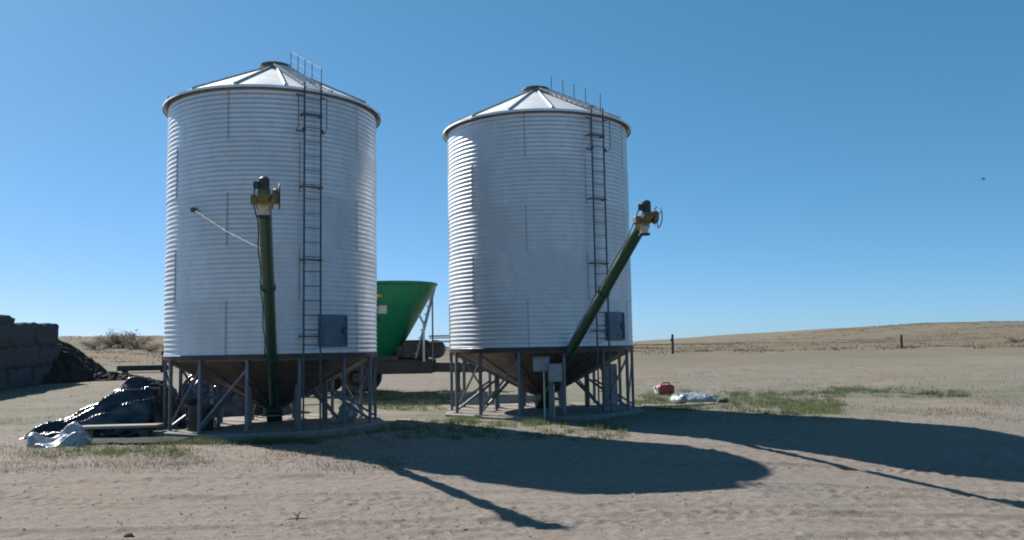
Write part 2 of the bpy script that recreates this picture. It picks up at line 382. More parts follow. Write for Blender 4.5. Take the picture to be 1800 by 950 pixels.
def roof_panel_mesh(npan):
    mb = MB(); da = 360/npan; r0, r1 = RB+EAV, .27; z0, z1 = 0, APX*(1-.27/(RB+EAV))
    V = []; F = []; nu, nr = 6, 8
    for i_ in range(nr+1):
        f = i_/nr; r = r0+(r1-r0)*f; zz = z0+(z1-z0)*f
        for k in range(nu+1):
            a = R_(-da/2+da*k/nu); V.append((r*math.sin(a), -r*math.cos(a), zz))
    for i_ in range(nr):
        for k in range(nu): q = i_*(nu+1)+k; F.append((q, q+1, q+nu+2, q+nu+1))
    mb.add(V, F, True)
    # turned-down eave lip
    L = []
    for k in range(nu+1):
        a = R_(-da/2+da*k/nu); L.append((r0*math.sin(a), -r0*math.cos(a), 0)); L.append(((r0+.004)*math.sin(a), -(r0+.004)*math.cos(a), -.055))
    mb.add(L, [(2*k, 2*k+1, 2*k+3, 2*k+2) for k in range(nu)], True)
    return mb.mesh('roof_panel', M['roof'])
def rib_mesh(npan):
    mb = MB(); a = R_(180/npan); s = Vector((math.sin(a), -math.cos(a), 0))
    p0 = s*(RB+EAV+.004)+Vector((0, 0, .022)); p1 = s*.27+Vector((0, 0, APX*(1-.27/(RB+EAV))+.022))
    mb.bar(p0, p1, .045, .045, .012); return mb.mesh('roof_rib', M['rib'])
NPAN = 15
ME = dict(sheet=sheet_mesh(), seam=seam_mesh(), panel=roof_panel_mesh(NPAN), rib=rib_mesh(NPAN))
mb = MB(); mb.bar((0, 0, .012), (0, 0, LEG-.09), .066, .066, .008); ME['leg'] = mb.mesh('leg', M['leg'])
mb = MB(); mb.box((0, 0, .006), (.24, .24, .012)); ME['foot'] = mb.mesh('foot_plate', M['trim'])
mb = MB(); mb.tube([(-.17, 0, 0), (.17, 0, 0)], .0085, 8); ME['rung'] = mb.mesh('rung', M['ladder'])
def on(ang, r, z): return Vector((r*math.sin(R_(ang)), -r*math.cos(R_(ang)), z))

def build_bin(C, zp, seam0, rib0, lad, door, label):
    rz = math.atan2(-C[0], C[1])            # local -Y looks at the camera
    root = empty('grain_bin', (C[0], C[1], zp), rz); tag(root, label, 'grain bin', 'hopper bottom grain bins in the yard')
    # wall courses, each of five corrugated sheets with lapped, staggered joints
    for q in range(NR):
        zz = LEG+WALL-RH*(q+1)
        off = seam0-36+(36 if q % 2 else 0)
        for k in range(5):
            s = place('wall_sheet', ME['sheet'], root, (0, 0, zz), (0, 0, R_(off+72*k)), (1+.0012*(q % 2), 1+.0012*(q % 2), 1))
            place('seam_lap', ME['seam'], s)
    # roof
    for k in range(NPAN):
        p = place('roof_panel', ME['panel'], root, (0, 0, LEG+WALL+.012), (0, 0, R_(rib0-180/NPAN+k*360/NPAN)))
        place('roof_rib', ME['rib'], p)
    zc = LEG+WALL+.012+APX*(1-.27/(RB+EAV))
    mb = MB(); mb.lathe([(.30, zc-.03), (.30, zc+.085), (.36, zc+.085), (.36, zc+.115), (.0, zc+.19)], 28); mb.build('roof_cap', M['trim'], root)
    mb = MB(); mb.lathe([(RB+.02, LEG+WALL-.07), (RB+.035, LEG+WALL+.0), (RB+.02, LEG+WALL+.006)], 72); mb.build('eave_ring', M['trim'], root)
    mb = MB(); mb.lathe([(RB-.06, LEG-.09), (RB+.012, LEG-.09), (RB+.02, LEG+.0), (RB+.008, LEG+.012)], 72); mb.build('base_ring', M['ring'], root)
    # hopper
    zo = .36
    mb = MB(); mb.lathe([(RB-.03, LEG-.02), (RB-.05, LEG-.12), (.21, zo)], 60, hard=True); hop = mb.build('hopper_cone', M['cone'], root)
    mb = MB()
    for k in range(15):
        a = 24*k+7; mb.bar(on(a, RB-.08, LEG-.145), on(a, .25, zo+.005), .045, .03)
    mb.build('cone_seams', M['trim'], hop)
    mb = MB(); mb.lathe([(.21, zo+.02), (.21, zo-.16), (.26, zo-.16), (.26, zo-.20), (.0, zo-.20)], 20); mb.box((.28, 0, zo-.12), (.5, .36, .05)); mb.build('outlet_gate', M['trim'], root)
    # legs
    for k in range(14):
        a = (k+.5)*360/14
        l = place('leg', ME['leg'], root, on(a, RB-.02, .0), (0, 0, R_(a)))
        place('foot_plate', ME['foot'], l)
    for k in range(8):
        a = 22.5+45*k; p = on(a, 1.22, 0); hgt = zo+(LEG-.12-zo)*(1.22-.21)/(RB-.05-.21)-.01
        mb = MB(); mb.bar((0, 0, .012), (0, 0, hgt), .065, .065, .008); mb.box((0, 0, .006), (.2, .2, .012)); mb.build('inner_leg', M['leg'], root, p, (0, 0, R_(a)))
    for k in range(14):
        a = (k+.5)*360/14
        if abs(((a+180) % 360)-180) < 20: continue
        mb = MB(); mb.bar(on(a, RB-.06, .10), on(a, 1.3, .72), .05, .05); mb.build('brace', M['leg'], root)
    for k in (1, 2, 4, 5, 8, 9, 11, 12):
        a0, a1 = (k+.5)*360/14, (k+1.5)*360/14
        mb = MB(); mb.bar(on(a0, RB-.02, .12), on(a1, RB-.02, 1.25), .03, .045); mb.build('cross_brace', M['leg'], root)
    # wall ladder with side grab rails
    lr = RB+.17
    lroot = None
    mb = MB()
    top = LEG+WALL+.12
    base = on(lad, lr, 0); ux = Vector((math.cos(R_(lad)), math.sin(R_(lad)), 0))
    def lp(x, y, z): return Vector((x, y, z))
    for s in (-1, 1): mb.bar((s*.175, 0, .02), (s*.175, 0, top), .02, .034)
    lroot = mb.build('ladder', M['ladder'], root, base, (0, 0, R_(lad)))
    for q in range(23): place('rung', ME['rung'], lroot, (0, 0, .22+.297*q))
    for zz in (LEG+.35, LEG+1.9, LEG+3.4, LEG+4.9):
        mb = MB()
        for s in (-1, 1): mb.bar((s*.205, -.01, zz), (s*.205, .165, zz), .03, .03)
        mb.bar((-.2, .02, zz), (.2, .02, zz), .015, .03)
        mb.build('standoff', M['ladder'], lroot)
    for s in (-1, 1):
        mb = MB(); x = s*.30-.06; mb.tube([(x, -.02, top-1.05), (x, -.16, top-1.0), (x, -.16, top-.35), (x, -.02, top-.3)], .009, 6)
        mb.bar((x, -.02, top-1.05), (s*.18, 0, top-1.05), .02, .03); mb.bar((x, -.02, top-.3), (s*.18, 0, top-.3), .02, .03)
        mb.box((s*.19, -.02, top-1.0), (.06, .05, .05)); mb.build('grab_rail', M['ladder'], lroot)
    # roof ladder and handrail running from the eave to the cap
    sl = (APX)/(RB+EAV)
    mb = MB()
    def rp(r, off, up):
        v = on(lad, r, LEG+WALL+.012+APX-sl*r+up); return v+ux*off
    for s in (-1, 1): mb.bar(rp(RB+.1, s*.17, .09), rp(.42, s*.17, .09), .03, .04)
    rl = mb.build('roof_ladder', M['ladder'], root)
    for q in range(8):
        r = .55+.22*q; mb = MB(); mb.bar(rp(r, -.17, .10), rp(r, .17, .10), .03, .02); mb.build('step', M['galv'], rl)
    mb = MB()
    mb.tube([rp(RB+.02, .24, .44), rp(.36, .24, .44)], .0055, 6)
    mb.tube([rp(RB+.02, .24, .25), rp(.36, .24, .25)], .004, 6)
    hr = mb.build('handrail', M['ladder'], root)
    for r in (.36, .85, 1.3, 1.75, RB+.02):
        mb = MB(); mb.bar(rp(r, .24, .0), rp(r, .24, .45), .016, .016); mb.build('rail_post', M['ladder'], hr)
    # hatch
    mb = MB(); nseg = 5; half = math.degrees(.31/RB); V = []
    for z_ in (.16, .76):
        for k in range(nseg+1):
            a = -half+2*half*k/nseg; V.append(on(a, RB+.045, LEG+z_))
    nn = nseg+1
    F = [(k, k+1, nn+k+1, nn+k) for k in range(nseg)]
    V2 = [on(-half+2*half*(k % nn)/nseg, RB-.02, LEG+(.16 if k < nn else .76)) for k in range(2*nn)]
    F2 = []
    W_ = V+V2; n0 = len(V)
    for k in range(nseg): F2 += [(n0+k, n0+k+1, k+1, k), (nn+k, nn+k+1, n0+nn+k+1, n0+nn+k)]
    F2 += [(0, nn, n0+nn, n0), (nn-1, n0+nn-1, n0+2*nn-1, 2*nn-1)]
    mb.add(W_, F+F2)
    ht = mb.build('hatch', M['hatch'], root, (0, 0, 0), (0, 0, R_(door)))
    mb = MB()
    for z_ in (.15, .77): mb.bar(on(-half-.5, RB+.05, LEG+z_), on(half+.5, RB+.05, LEG+z_), .04, .045)
    for a in (-half, half): mb.bar(on(a, RB+.05, LEG+.17), on(a, RB+.05, LEG+.75), .045, .04)
    mb.build('frame', M['hatch'], ht)
    mb = MB(); mb.bar(on(half*.7, RB+.075, LEG+.38), on(half*.7, RB+.075, LEG+.54), .03, .03); mb.build('latch', M['ladder'], ht)
    return root
C1 = (-5.401, 19.171); Z1 = .077; C2 = (.698, 21.461); Z2 = .118
bin1 = build_bin(C1, Z1, -23.7, 4.5, 17.6, 31, 'left corrugated steel grain bin, the nearer one, beside the black plastic heap')
bin2 = build_bin(C2, Z2, -7, 9, 35.2, 49.5, 'right corrugated steel grain bin, the farther one, behind the electric box post')

# pads
def pad(name, pts, z0, z1, label):
    mb = MB(); n = len(pts); b_ = .02
    cx = sum(p[0] for p in pts)/n; cy = sum(p[1] for p in pts)/n
    ins = [(p[0]+(cx-p[0])*b_/math.hypot(cx-p[0], cy-p[1]), p[1]+(cy-p[1])*b_/math.hypot(cx-p[0], cy-p[1])) for p in pts]
    V = [(*p, z0) for p in pts]+[(*p, z1-.015) for p in pts]+[(*p, z1) for p in ins]
    F = [(k, (k+1) % n, n+(k+1) % n, n+k) for k in range(n)]+[(n+k, n+(k+1) % n, 2*n+(k+1) % n, 2*n+k) for k in range(n)]+[tuple(range(2*n, 3*n))]
    o = mb.add(V, F).build(name, M['conc']); tag(o, label, kind='structure'); return o
def octo(C, r, rot=0): return [(C[0]+r*math.cos(R_(22.5+45*k+rot)), C[1]+r*math.sin(R_(22.5+45*k+rot))) for k in range(8)]
pad('concrete_pad', octo(C1, 2.62, 15.7), -.4, Z1, 'pale concrete pad under the left grain bin')
pad('concrete_pad', octo(C2, 2.58, 2), -.4, Z2, 'pale concrete pad under the right grain bin')
pad('concrete_apron', [(-2.75, 19.75), (-1.6, 19.45), (.0, 18.75), (.1, 18.8), (-1.95, 20.9), (-2.6, 20.75)], -.3, .045, 'strip of pale concrete between the two grain bins')
pad('concrete_apron', [(3.35, 21.9), (5.3, 22.5), (5.2, 23.0), (3.33, 22.6)], -.3, .10, 'narrow pale concrete strip right of the right grain bin')

# ------------------------------------------------------------------ augers
def build_auger(base, head, label, cable=None):
    base = Vector(base); head = Vector(head); root = empty('grain_auger', base); tag(root, label, 'auger', 'green augers leaning out of the bins')
    a = Vector((0, 0, 0)); h = head-base; d = h.normalized(); L = h.length
    side = d.cross(Vector((0, 0, 1))).normalized(); nrm = side.cross(d)
    t1 = h-d*.34
    mb = MB(); mb.tube([a, t1], .102, 20); tb = mb.build('tube', M['green'], root)
    for f in (.33, .66):
        c = a+h*f; mb = MB(); mb.tube([c-d*.03, c-d*.03+d*.06], .125, 18); mb.build('flange', M['green'], tb)
    mb = MB(); mb.tube([t1-d*.02, t1+d*.02], .135, 20); mb.tube([t1+d*.02, t1+d*.16], .112, 20); mb.build('collar', M['yellow'], root)
    mb = MB(); mb.bar(t1+d*.16, h+d*.0, .19, .18, .05, nrm); gb = mb.build('gearbox', M['gear'], root)
    mb = MB(); mb.tube([h-d*.1-side*.10, h-d*.1-side*.20], .04, 10); mb.build('shaft', M['motor'], gb)
    # discharge spout, open below
    mb = MB(); p = t1+d*.09
    V = []
    for zz, k in ((-.0, .08), (-.22, .062)):
        for sx_, sy_ in ((-1, -1), (1, -1), (1, 1), (-1, 1)): V.append(p+Vector((sx_*k, sy_*k, zz)))
    mb.add(V, [(0, 1, 5, 4), (1, 2, 6, 5), (2, 3, 7, 6), (3, 0, 4, 7)]); sp = mb.build('spout', M['cream'], root)
    mb = MB()
    for s in ((-1, -1, 1, -1), (1, -1, 1, 1), (1, 1, -1, 1), (-1, 1, -1, -1)):
        mb.bar(p+Vector((s[0]*.085, s[1]*.064, -.22)), p+Vector((s[2]*.064, s[3]*.064, -.22)), .03, .03)
    mb.build('spout_rim', M['motor'], sp)
    # electric motor standing on the head
    mc = h-d*.06+nrm*.08
    mb = MB(); mb.lathe([(.0, -.02), (.074, -.02), (.074, .14), (.08, .14), (.08, .175), (.045, .205), (0, .205)], 22, mc, hard=True); mo = mb.build('motor', M['motor'], root)
    for k in range(12):
        an = 2*math.pi*k/12; q = Vector((.075*math.cos(an), .075*math.sin(an), 0)); mb = MB(); mb.bar(mc+q+Vector((0, 0, .01)), mc+q+Vector((0, 0, .13)), .010, .010); mb.build('cooling_fin', M['motor'], mo)
    mb = MB(); mb.box(mc+side*.11+Vector((0, 0, .08)), (.08, .09, .11), None, .012); mb.build('terminal_box', M['motor'], mo)
    # belt guard: shallow drum beside the head with a wire hoop
    gc = h-d*.12-side*.17+nrm*.02
    MM = Matrix((d, nrm, side)).transposed()
    mb = MB(); mb.lathe([(.0, -.03), (.11, -.03), (.125, 0), (.11, .05), (.0, .05)], 24, gc, MM); pg = mb.build('belt_guard', M['gear'], root)
    mb = MB(); mb.tube([gc-side*.05+(d*math.cos(q)+nrm*math.sin(q))*.19 for q in np.linspace(0, 2*math.pi, 25)], .010, 6, False)
    for q in (0, 2.1, 4.2): mb.tube([gc-side*.03, gc-side*.05+(d*math.cos(q)+nrm*math.sin(q))*.19], .008, 6)
    mb.build('guard_hoop', M['motor'], pg)
    mb = MB(); mb.bar(h-d*.2+side*.10, h-d*.2+side*.20, .14, .14, .02); mb.build('bearing_block', M['gear'], gb)
    mb = MB(); mb.tube([mc+side*.14+Vector((0, 0, .05)), h-d*.35+side*.16+nrm*.02]+[h*(1-f)+side*(.125+.012*math.sin(f*40))+nrm*.03 for f in np.linspace(.1, .95, 24)], .011, 6); mb.build('power_cable', M['motor'], root)
    # intake boot
    mb = MB(); mb.bar(a-d*.25, a+d*.35, .34, .30, .03, nrm); mb.build('intake_boot', M['green'], root)
    # strut between the tube and the pad
    pz = a+h*.20; 
    if cable is not None:
        mb = MB(); c0 = Vector(cable)-base; c1 = a+h*.80
        mid = (c0+c1)/2-Vector((0, 0, .05)); mb.tube([c0, mid, c1], .0045, 6); mb.build('support_cable', M['post'], root)
        mb = MB(); mb.box(c0, (.09, .09, .09), None, .02); mb.build('cable_anchor', M['ladder'], root)
    return root
H1 = at(464, 338, 12.5); H2 = at(1140, 376, 14.6)
rz1 = math.atan2(-C1[0], C1[1])
cab = Matrix.Rotation(rz1, 3, 'Z') @ on(-43, RB+.05, 4.5)+Vector((C1[0], C1[1], Z1))
build_auger((C1[0]+.03, C1[1]-.0, .33), H1, 'dark green auger rising from under the left bin, head in front of its wall', cab)
build_auger((C2[0]+.03, C2[1]-.1, .36), H2, 'dark green auger slanting right from under the right bin, head against the sky')

# ------------------------------------------------------------------ feed mixer wagon behind the bins
MXY = (-5.3, 28.0); mz = gz(*MXY)
mx = empty('feed_mixer_wagon', (MXY[0], MXY[1], mz), 0); tag(mx, 'bright green tapered feed mixer wagon standing between and behind the two bins', 'feed mixer')
def oval(rx, ry, ex, n=40):
    P = []
    for k in range(n):
        a = 2*math.pi*k/n; x = rx*math.cos(a); y = ry*math.sin(a); P.append((x+(ex if math.cos(a) > 1e-9 else (-ex if math.cos(a) < -1e-9 else 0)), y))
    return P
zt = at(720, 498, 28-.8).z-mz; zb = 1.12
lev = [(zb, .62, .62, .75), (zb+.02, .66, .66, .78), (zt-.25, 1.42, 1.3, 1.25), (zt, 1.5, 1.38, 1.28)]
V = []; n = 40
for z_, rx, ry, ex in lev: V += [(x, y, z_) for x, y in oval(rx, ry, ex)]
F = [(i_*n+k, i_*n+(k+1) % n, (i_+1)*n+(k+1) % n, (i_+1)*n+k) for i_ in range(3) for k in range(n)]
mb = MB(); mb.add(V, F, True)
Vi = [(x, y, z_) for z_, rx, ry, ex in ((zb+.05, .6, .6, .75), (zt, 1.46, 1.34, 1.26)) for x, y in oval(rx, ry, ex)]
mb.add(Vi, [(n+k, n+(k+1) % n, (k+1) % n, k) for k in range(n)]+[tuple(range(n))], True)
tub = mb.build('tub', M['mixer'], mx)
rim = [(x, y, zt) for x, y in oval(1.5, 1.38, 1.28)]
mb = MB(); mb.tube(rim+rim[:2], .05, 8, False); mb.build('rim', M['mixer'], tub)
for xs in (-1.1, -.2, .55, 1.15):
    mb = MB(); pts_ = []
    for f in np.linspace(0, 1, 6):
        z_ = zb+.05+(zt-.3-zb)*f; y_ = -(.66+(1.3-.66)*(z_-zb)/(zt-.25-zb)); pts_.append((xs*(.62+.38*f), y_-.012, z_))
    mb.tube(pts_, .018, 6); mb.build('weld_rib', M['mixer'], tub)
# decals on the front face
def face_pt(f, z_):   # straight flank of the tub facing the camera
    y = -(.66+(1.3-.66)*(z_-zb)/(zt-.25-zb)); return Vector((f, y-.012, z_))
for name, x, z_, w_, h_, mt in (('decal_stripe', .92, zt-.42, .5, .10, 'decaly'), ('decal_panel', 1.0, zt-.85, .62, .26, 'white'), ('decal_mark', .9, zt-.62, .4, .09, 'mixdark'), ('decal_mark', .85, zt-1.15, .45, .12, 'mixdark')):
    mb = MB(); a_ = face_pt(x-w_/2, z_-h_/2); b2 = face_pt(x+w_/2, z_+h_/2)
    mb.add([a_, (b2.x, a_.y, a_.z), b2, (a_.x, b2.y, b2.z)], [(0, 1, 2, 3)]); mb.build(name, M[mt], tub)
mb = MB()
for y in (-.5, .5): mb.bar((-2.6, y, .84), (2.7, y, .84), .16, .46, .03)
for x in (-2.2, -.9, .5, 1.8): mb.bar((x, -.5, .92), (x, .5, .92), .12, .16)
mb.box((-.75, 0, 1.12), (1.5, 1.3, .16)); mb.box((.85, 0, 1.12), (1.5, 1.3, .16))
mb.build('chassis', M['mixdark'], mx)
mb = MB(); mb.bar((1.9, -.45, .9), (4.0, 0, .72), .14, .18); mb.bar((1.9, .45, .9), (4.0, 0, .72), .14, .18); mb.bar((3.9, 0, .72), (4.5, 0, .68), .16, .14); mb.lathe([(.05, -.03), (.11, -.03), (.11, .03), (.05, .03), (.05, -.03)], 16, (4.58, 0, .68)); mb.build('drawbar', M['mixdark'], mx)
mb = MB(); mb.bar((3.5, -.16, .0), (3.5, -.16, .95), .09, .09); mb.box((3.5, -.16, .02), (.28, .28, .04)); mb.build('jack', M['mixdark'], mx)
for x in (-.95, .32):
    for y in (-.95, .95):
        wm = Matrix.Rotation(R_(90), 3, 'X')
        mb = MB(); mb.lathe([(.26, -.16), (.44, -.16), (.50, -.10), (.50, .10), (.44, .16), (.26, .16)], 30, (0, 0, 0), wm)
        wh = mb.build('wheel', M['tyre'], mx, (x, y, .5))
        mb = MB(); mb.lathe([(.0, -.05), (.1, -.08), (.2, -.03), (.26, -.14), (.275, -.14)], 24, (0, 0, 0), wm); mb.lathe([(.0, .05), (.1, .08), (.2, .03), (.26, .14), (.275, .14)], 24, (0, 0, 0), wm); mb.build('wheel_rim', M['mixdark'], wh)
mb = MB(); mb.tube([(-.95, -.9, .5), (-.95, .9, .5)], .06, 10); mb.tube([(.32, -.9, .5), (.32, .9, .5)], .06, 10); mb.build('axle', M['mixdark'], mx)
# inspection ladder on the right end, gearbox, oil tank, discharge conveyor
mb = MB()
l0, l1 = Vector((2.12, -.62, 1.1)), Vector((2.74, -.62, zt-.1))
for s_ in (-.2, .2): mb.bar(l0+Vector((.06, s_, 0)), l1+Vector((.05, s_, 0)), .05, .05)
ld = mb.build('ladder', M['box'], mx)
for k in range(9):
    q = l0+(l1-l0)*((k+.6)/9.2)+Vector((.06, 0, 0)); mb = MB(); mb.bar(q+Vector((-.05, -.2, 0)), q+Vector((-.05, .2, 0)), .09, .03); mb.build('rung', M['box'], ld)
mb = MB(); mb.bar((2.46, -1.0, 1.0), (2.46, -1.0, 2.2), .09, .06); mb.bar((2.46, -1.0, 2.2), (2.30, -.9, 2.5), .06, .05); mb.build('stay', M['white'], mx)
mb = MB(); mb.box((2.15, -.1, 1.38), (.75, .8, .62), None, .06); mb.box((1.75, .0, 1.32), (.5, .7, .5), None, .06); mb.build('drive_housing', M['mixdark'], mx)
mb = MB(); mb.lathe([(0, -.36), (.27, -.36), (.30, -.3), (.30, .3), (.27, .36), (0, .36)], 20, (2.78, -.3, 1.38), Matrix.Rotation(R_(90), 3, 'X')); mb.build('oil_tank', M['mixdark'], mx)
mb = MB()
for z_ in (1.62, 1.80): mb.bar((2.6, -.75, z_), (3.4, -.75, z_), .05, .05)
mb.bar((2.6, -.5, 1.74), (3.4, -.5, 1.74), .5, .03); pf = mb.build('platform', M['box'], mx)
for x_, t_ in ((2.72, 3.1), (3.28, 2.8)):
    mb = MB(); mb.bar((x_, -.75, 1.0), (x_, -.75, t_), .05, .05); mb.build('platform_post', M['post'], pf)
mb = MB(); mb.bar((2.7, -.3, .8), (4.3, -.05, .74), .2, .3, .03); mb.build('hitch_beam', M['mixdark'], mx)
for x in (-.75, .85):
    mb = MB(); V = []; F = []; ns = 40
    for k in range(ns+1):
        a = k/ns*math.pi*5; r = .55-.3*k/ns; zz = zb+.1+(zt-zb-.4)*k/ns
        V += [(x, 0, zz), (x+r*math.cos(a), r*math.sin(a), zz-.02)]
    F = [(2*k, 2*k+1, 2*k+3, 2*k+2) for k in range(ns)]
    mb.add(V, F, True); mb.tube([(x, 0, zb), (x, 0, zt-.3)], .12, 12); mb.build('mixing_screw', M['cone'], mx)

# ------------------------------------------------------------------ electric box post
ex, ey = .76, 19.05; ez = gz(ex, ey)-.03
ep = empty('electric_box_post', (ex, ey, ez)); tag(ep, 'grey electric boxes on a short post in front of the right bin', 'electric box')
mb = MB(); mb.bar((.07, 0, -.3), (.07, 0, 1.28), .17, .12, .012); mb.build('post', M['post'], ep)
mb = MB(); mb.tube([(-.09, -.02, -.2), (-.09, -.02, 1.12)], .022, 10); mb.build('conduit', M['white'], ep)
mb = MB(); mb.tube([(.12, -.09, -.2), (.12, -.09, .85)], .02, 10); mb.build('conduit', M['box'], ep)
mb = MB(); mb.box((-.15, -.02, 1.28), (.36, .2, .31), None, .012); bx = mb.build('meter_box', M['box'], ep)
mb = MB(); mb.box((-.15, -.128, 1.28), (.29, .014, .24), None, .004); mb.build('box_door', M['box'], bx)
mb = MB(); mb.box((-.15, -.02, 1.447), (.40, .24, .02)); mb.build('rain_cap', M['trim'], bx)
mb = MB(); mb.box((.15, -.19, 1.10), (.30, .16, .40), None, .012); bx = mb.build('switch_box', M['box'], ep)
mb = MB(); mb.box((.15, -.277, 1.10), (.25, .012, .34), None, .004); mb.build('box_door', M['box'], bx)
mb = MB(); mb.bar((.32, -.2, 1.05), (.32, -.26, 1.2), .03, .03); mb.build('switch_handle', M['red'], bx)

# narrow control cabinet among the legs of the right bin
kx, ky = 2.34, 20.62
kc = empty('control_cabinet', (kx, ky, Z2), R_(-6)); tag(kc, 'tall narrow grey control cabinet among the legs under the right bin', 'cabinet')
mb = MB(); mb.box((0, 0, .60), (.30, .22, 1.0), None, .015); mb.box((0, 0, .05), (.26, .18, .10)); mb.build('body', M['box'], kc)
mb = MB(); mb.box((0, -.117, .84), (.25, .014, .46), None, .005); mb.build('door', M['box'], kc)
mb = MB(); mb.box((0, -.117, .34), (.25, .014, .42), None, .005); mb.build('door', M['box'], kc)
mb = MB(); mb.bar((.09, -.135, .80), (.09, -.135, .90), .02, .02); mb.build('handle', M['motor'], kc)

# ------------------------------------------------------------------ plastic heaps
def heap(name, cx, cy, fn, nx_, ny_, x0, x1, y0, y1, mt, seed, rough=.08, fold=False):
    xs = np.linspace(x0, x1, nx_); ys = np.linspace(y0, y1, ny_); X, Y = np.meshgrid(xs, ys)
    Hh = fn(X, Y)
    ridge = 1-np.abs(fbm((X+Y*.35)/.55, (Y-X*.5)/.28, 3, seed))*4
    ridge2 = 1-np.abs(fbm((X-Y*.3)/.22, (Y+X*.4)/.16, 3, seed+5))*4
    if fold:
        ridge = 1-np.abs(fbm((X*.9+Y*.2)/1.7, (Y-X*.5)/.34, 2, seed))*4.5; ridge2 = 1-np.abs(fbm((X+Y*.3)/.8, (Y-X*.6)/.17, 2, seed+5))*3.6
    ed = np.clip(Hh/.12, 0, 1)
    Z = np.where(Hh > .001, Hh+ed*(rough*(ridge-.4)+rough*.55*(ridge2-.4)), -.12)
    X2 = X+ed*.08*fbm(X/.3, Y/.3, 2, seed+2); Y2 = Y+ed*.08*fbm(X/.3, Y/.3, 2, seed+3)
    base = terrain(X+cx, Y+cy)-tz(cx, cy)
    Z = Z+base
    V = np.stack([X2, Y2, Z], -1).reshape(-1, 3); keep = (Hh > -.02)
    idx = np.arange(nx_*ny_).reshape(ny_, nx_); F = []
    for j in range(ny_-1):
        for k in range(nx_-1):
            if keep[j, k] or keep[j+1, k+1] or keep[j, k+1] or keep[j+1, k]: F.append((idx[j, k], idx[j, k+1], idx[j+1, k+1], idx[j+1, k]))
    mb = MB(); mb.add(V.tolist(), F, fold)
    return mb.build(name, M[mt], None, (cx, cy, tz(cx, cy)))
def bl(X, Y):   # folded black sheeting, rising from a low tail on the left to a crest beside the bin
    crest = np.interp(X, [-1.15, -.85, -.4, .1, .5, .9, 1.25], [0, .16, .30, .64, 1.06, 1.02, .95])
    cen = np.interp(X, [-1.15, -.4, .5, 1.3], [-.75, -.5, .25, .5]); wd = np.interp(X, [-1.15, -.4, .2, 1.3], [.35, .6, 1.05, 1.35])
    q = np.clip(1-np.abs((Y-cen)/wd)**1.7, -.5, 1)
    return np.where(X < 1.27, crest*q, -.1)
o = heap('plastic_heap', -9.0, 18.55, bl, 130, 130, -1.25, 1.32, -1.6, 2.1, 'blackw', 31, .19, True)
tag(o, 'heap of shiny black plastic sheeting left of the left bin', 'plastic heap')
def wl(X, Y):
    q = 1-(X/.62)**2-(Y/.48)**2
    hh_ = .16+.13*np.sin(X*6.5+Y*3)+.07*np.sin(X*13-Y*9)
    return np.where(q > 0, np.clip(hh_, .03, 1)*np.abs(q)**.4, -.1)
P = onground(92, 786)
o = heap('plastic_sheeting', P.x, P.y+.35, wl, 60, 50, -.68, .68, -.52, .52, 'wplast', 53, .10, True)
tag(o, 'crumpled pale plastic sheeting on the dirt at the tip of the black heap', 'plastic sheet')
def bl2(X, Y):
    q = 1-np.abs(X/1.7)**2.6-np.abs(Y/.8)**2.2
    return np.where(q > 0, (1.12+.12*np.sin(X*4))*np.abs(q)**.55, -.1)
o = heap('plastic_heap', -7.35, 22.6, bl2, 100, 56, -1.75, 1.75, -.85, .85, 'blackw', 77, .13, True)
tag(o, 'smaller black plastic heap seen between the legs behind the left bin', 'plastic heap')
def gs(X, Y):  # thin, slightly wrinkled near-black sheet lying flat on the dirt below the plank
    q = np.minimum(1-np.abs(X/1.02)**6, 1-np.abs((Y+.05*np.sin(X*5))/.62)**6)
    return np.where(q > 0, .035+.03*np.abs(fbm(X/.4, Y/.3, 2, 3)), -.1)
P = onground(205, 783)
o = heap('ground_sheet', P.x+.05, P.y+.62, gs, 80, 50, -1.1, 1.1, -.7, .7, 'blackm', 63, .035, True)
tag(o, 'flat black sheet on the dirt under the wooden plank', 'plastic sheet')
# bulky black tub under the bin
def tub_obj(x, y, z, r, hgt, label, mt='black'):
    ro = empty('plastic_tub', (x, y, z)); tag(ro, label, 'tub')
    mb = MB(); mb.lathe([(0, 0.0), (r*.86, 0), (r, hgt), (r*1.06, hgt), (r*1.06, hgt-.05), (r*1.0, hgt-.05)], 28); mb.lathe([(r*.97, hgt), (r*.84, .03), (0, .03)], 28); mb.build('shell', M[mt], ro)
    mb = MB(); mb.lathe([(r*.95, hgt*.45), (r*.98, hgt*.47), (r*.95, hgt*.5)], 28); mb.build('band', M[mt], ro)
def loc1(a, r): 
    v = Matrix.Rotation(rz1, 3, 'Z') @ on(a, r, 0); return C1[0]+v.x, C1[1]+v.y
x, y = loc1(-52, 1.83); tub_obj(x, y, Z1, .30, .52, 'black plastic tub under the left bin, nearest its left legs')
x, y = loc1(-88, 1.75); tub_obj(x, y, Z1, .27, .62, 'taller black plastic tub under the left bin, beside the plastic heap', 'black')
# white sack under the right side of the left bin
x, y = loc1(68, 1.72)
mb = MB(); rr = 14; V = []; F = []
for j in range(9):
    f = j/8; r = .22*math.sin(math.pi*(.08+.84*f))**.5
    for k in range(rr):
        a = 2*math.pi*k/rr; q = r*(1+.22*(h2(np.array(k), np.array(j), 4)-.5)); V.append((q*math.cos(a), q*math.sin(a)*.75, .42*f))
F = [(i_*rr+k, i_*rr+(k+1) % rr, (i_+1)*rr+(k+1) % rr, (i_+1)*rr+k) for i_ in range(8) for k in range(rr)]+[tuple(range(8*rr, 9*rr))]
mb.add(V, F, True); o = mb.build('sack', M['wplast'], None, (x, y, Z1)); tag(o, 'pale plastic sack standing under the right side of the left bin', 'sack')
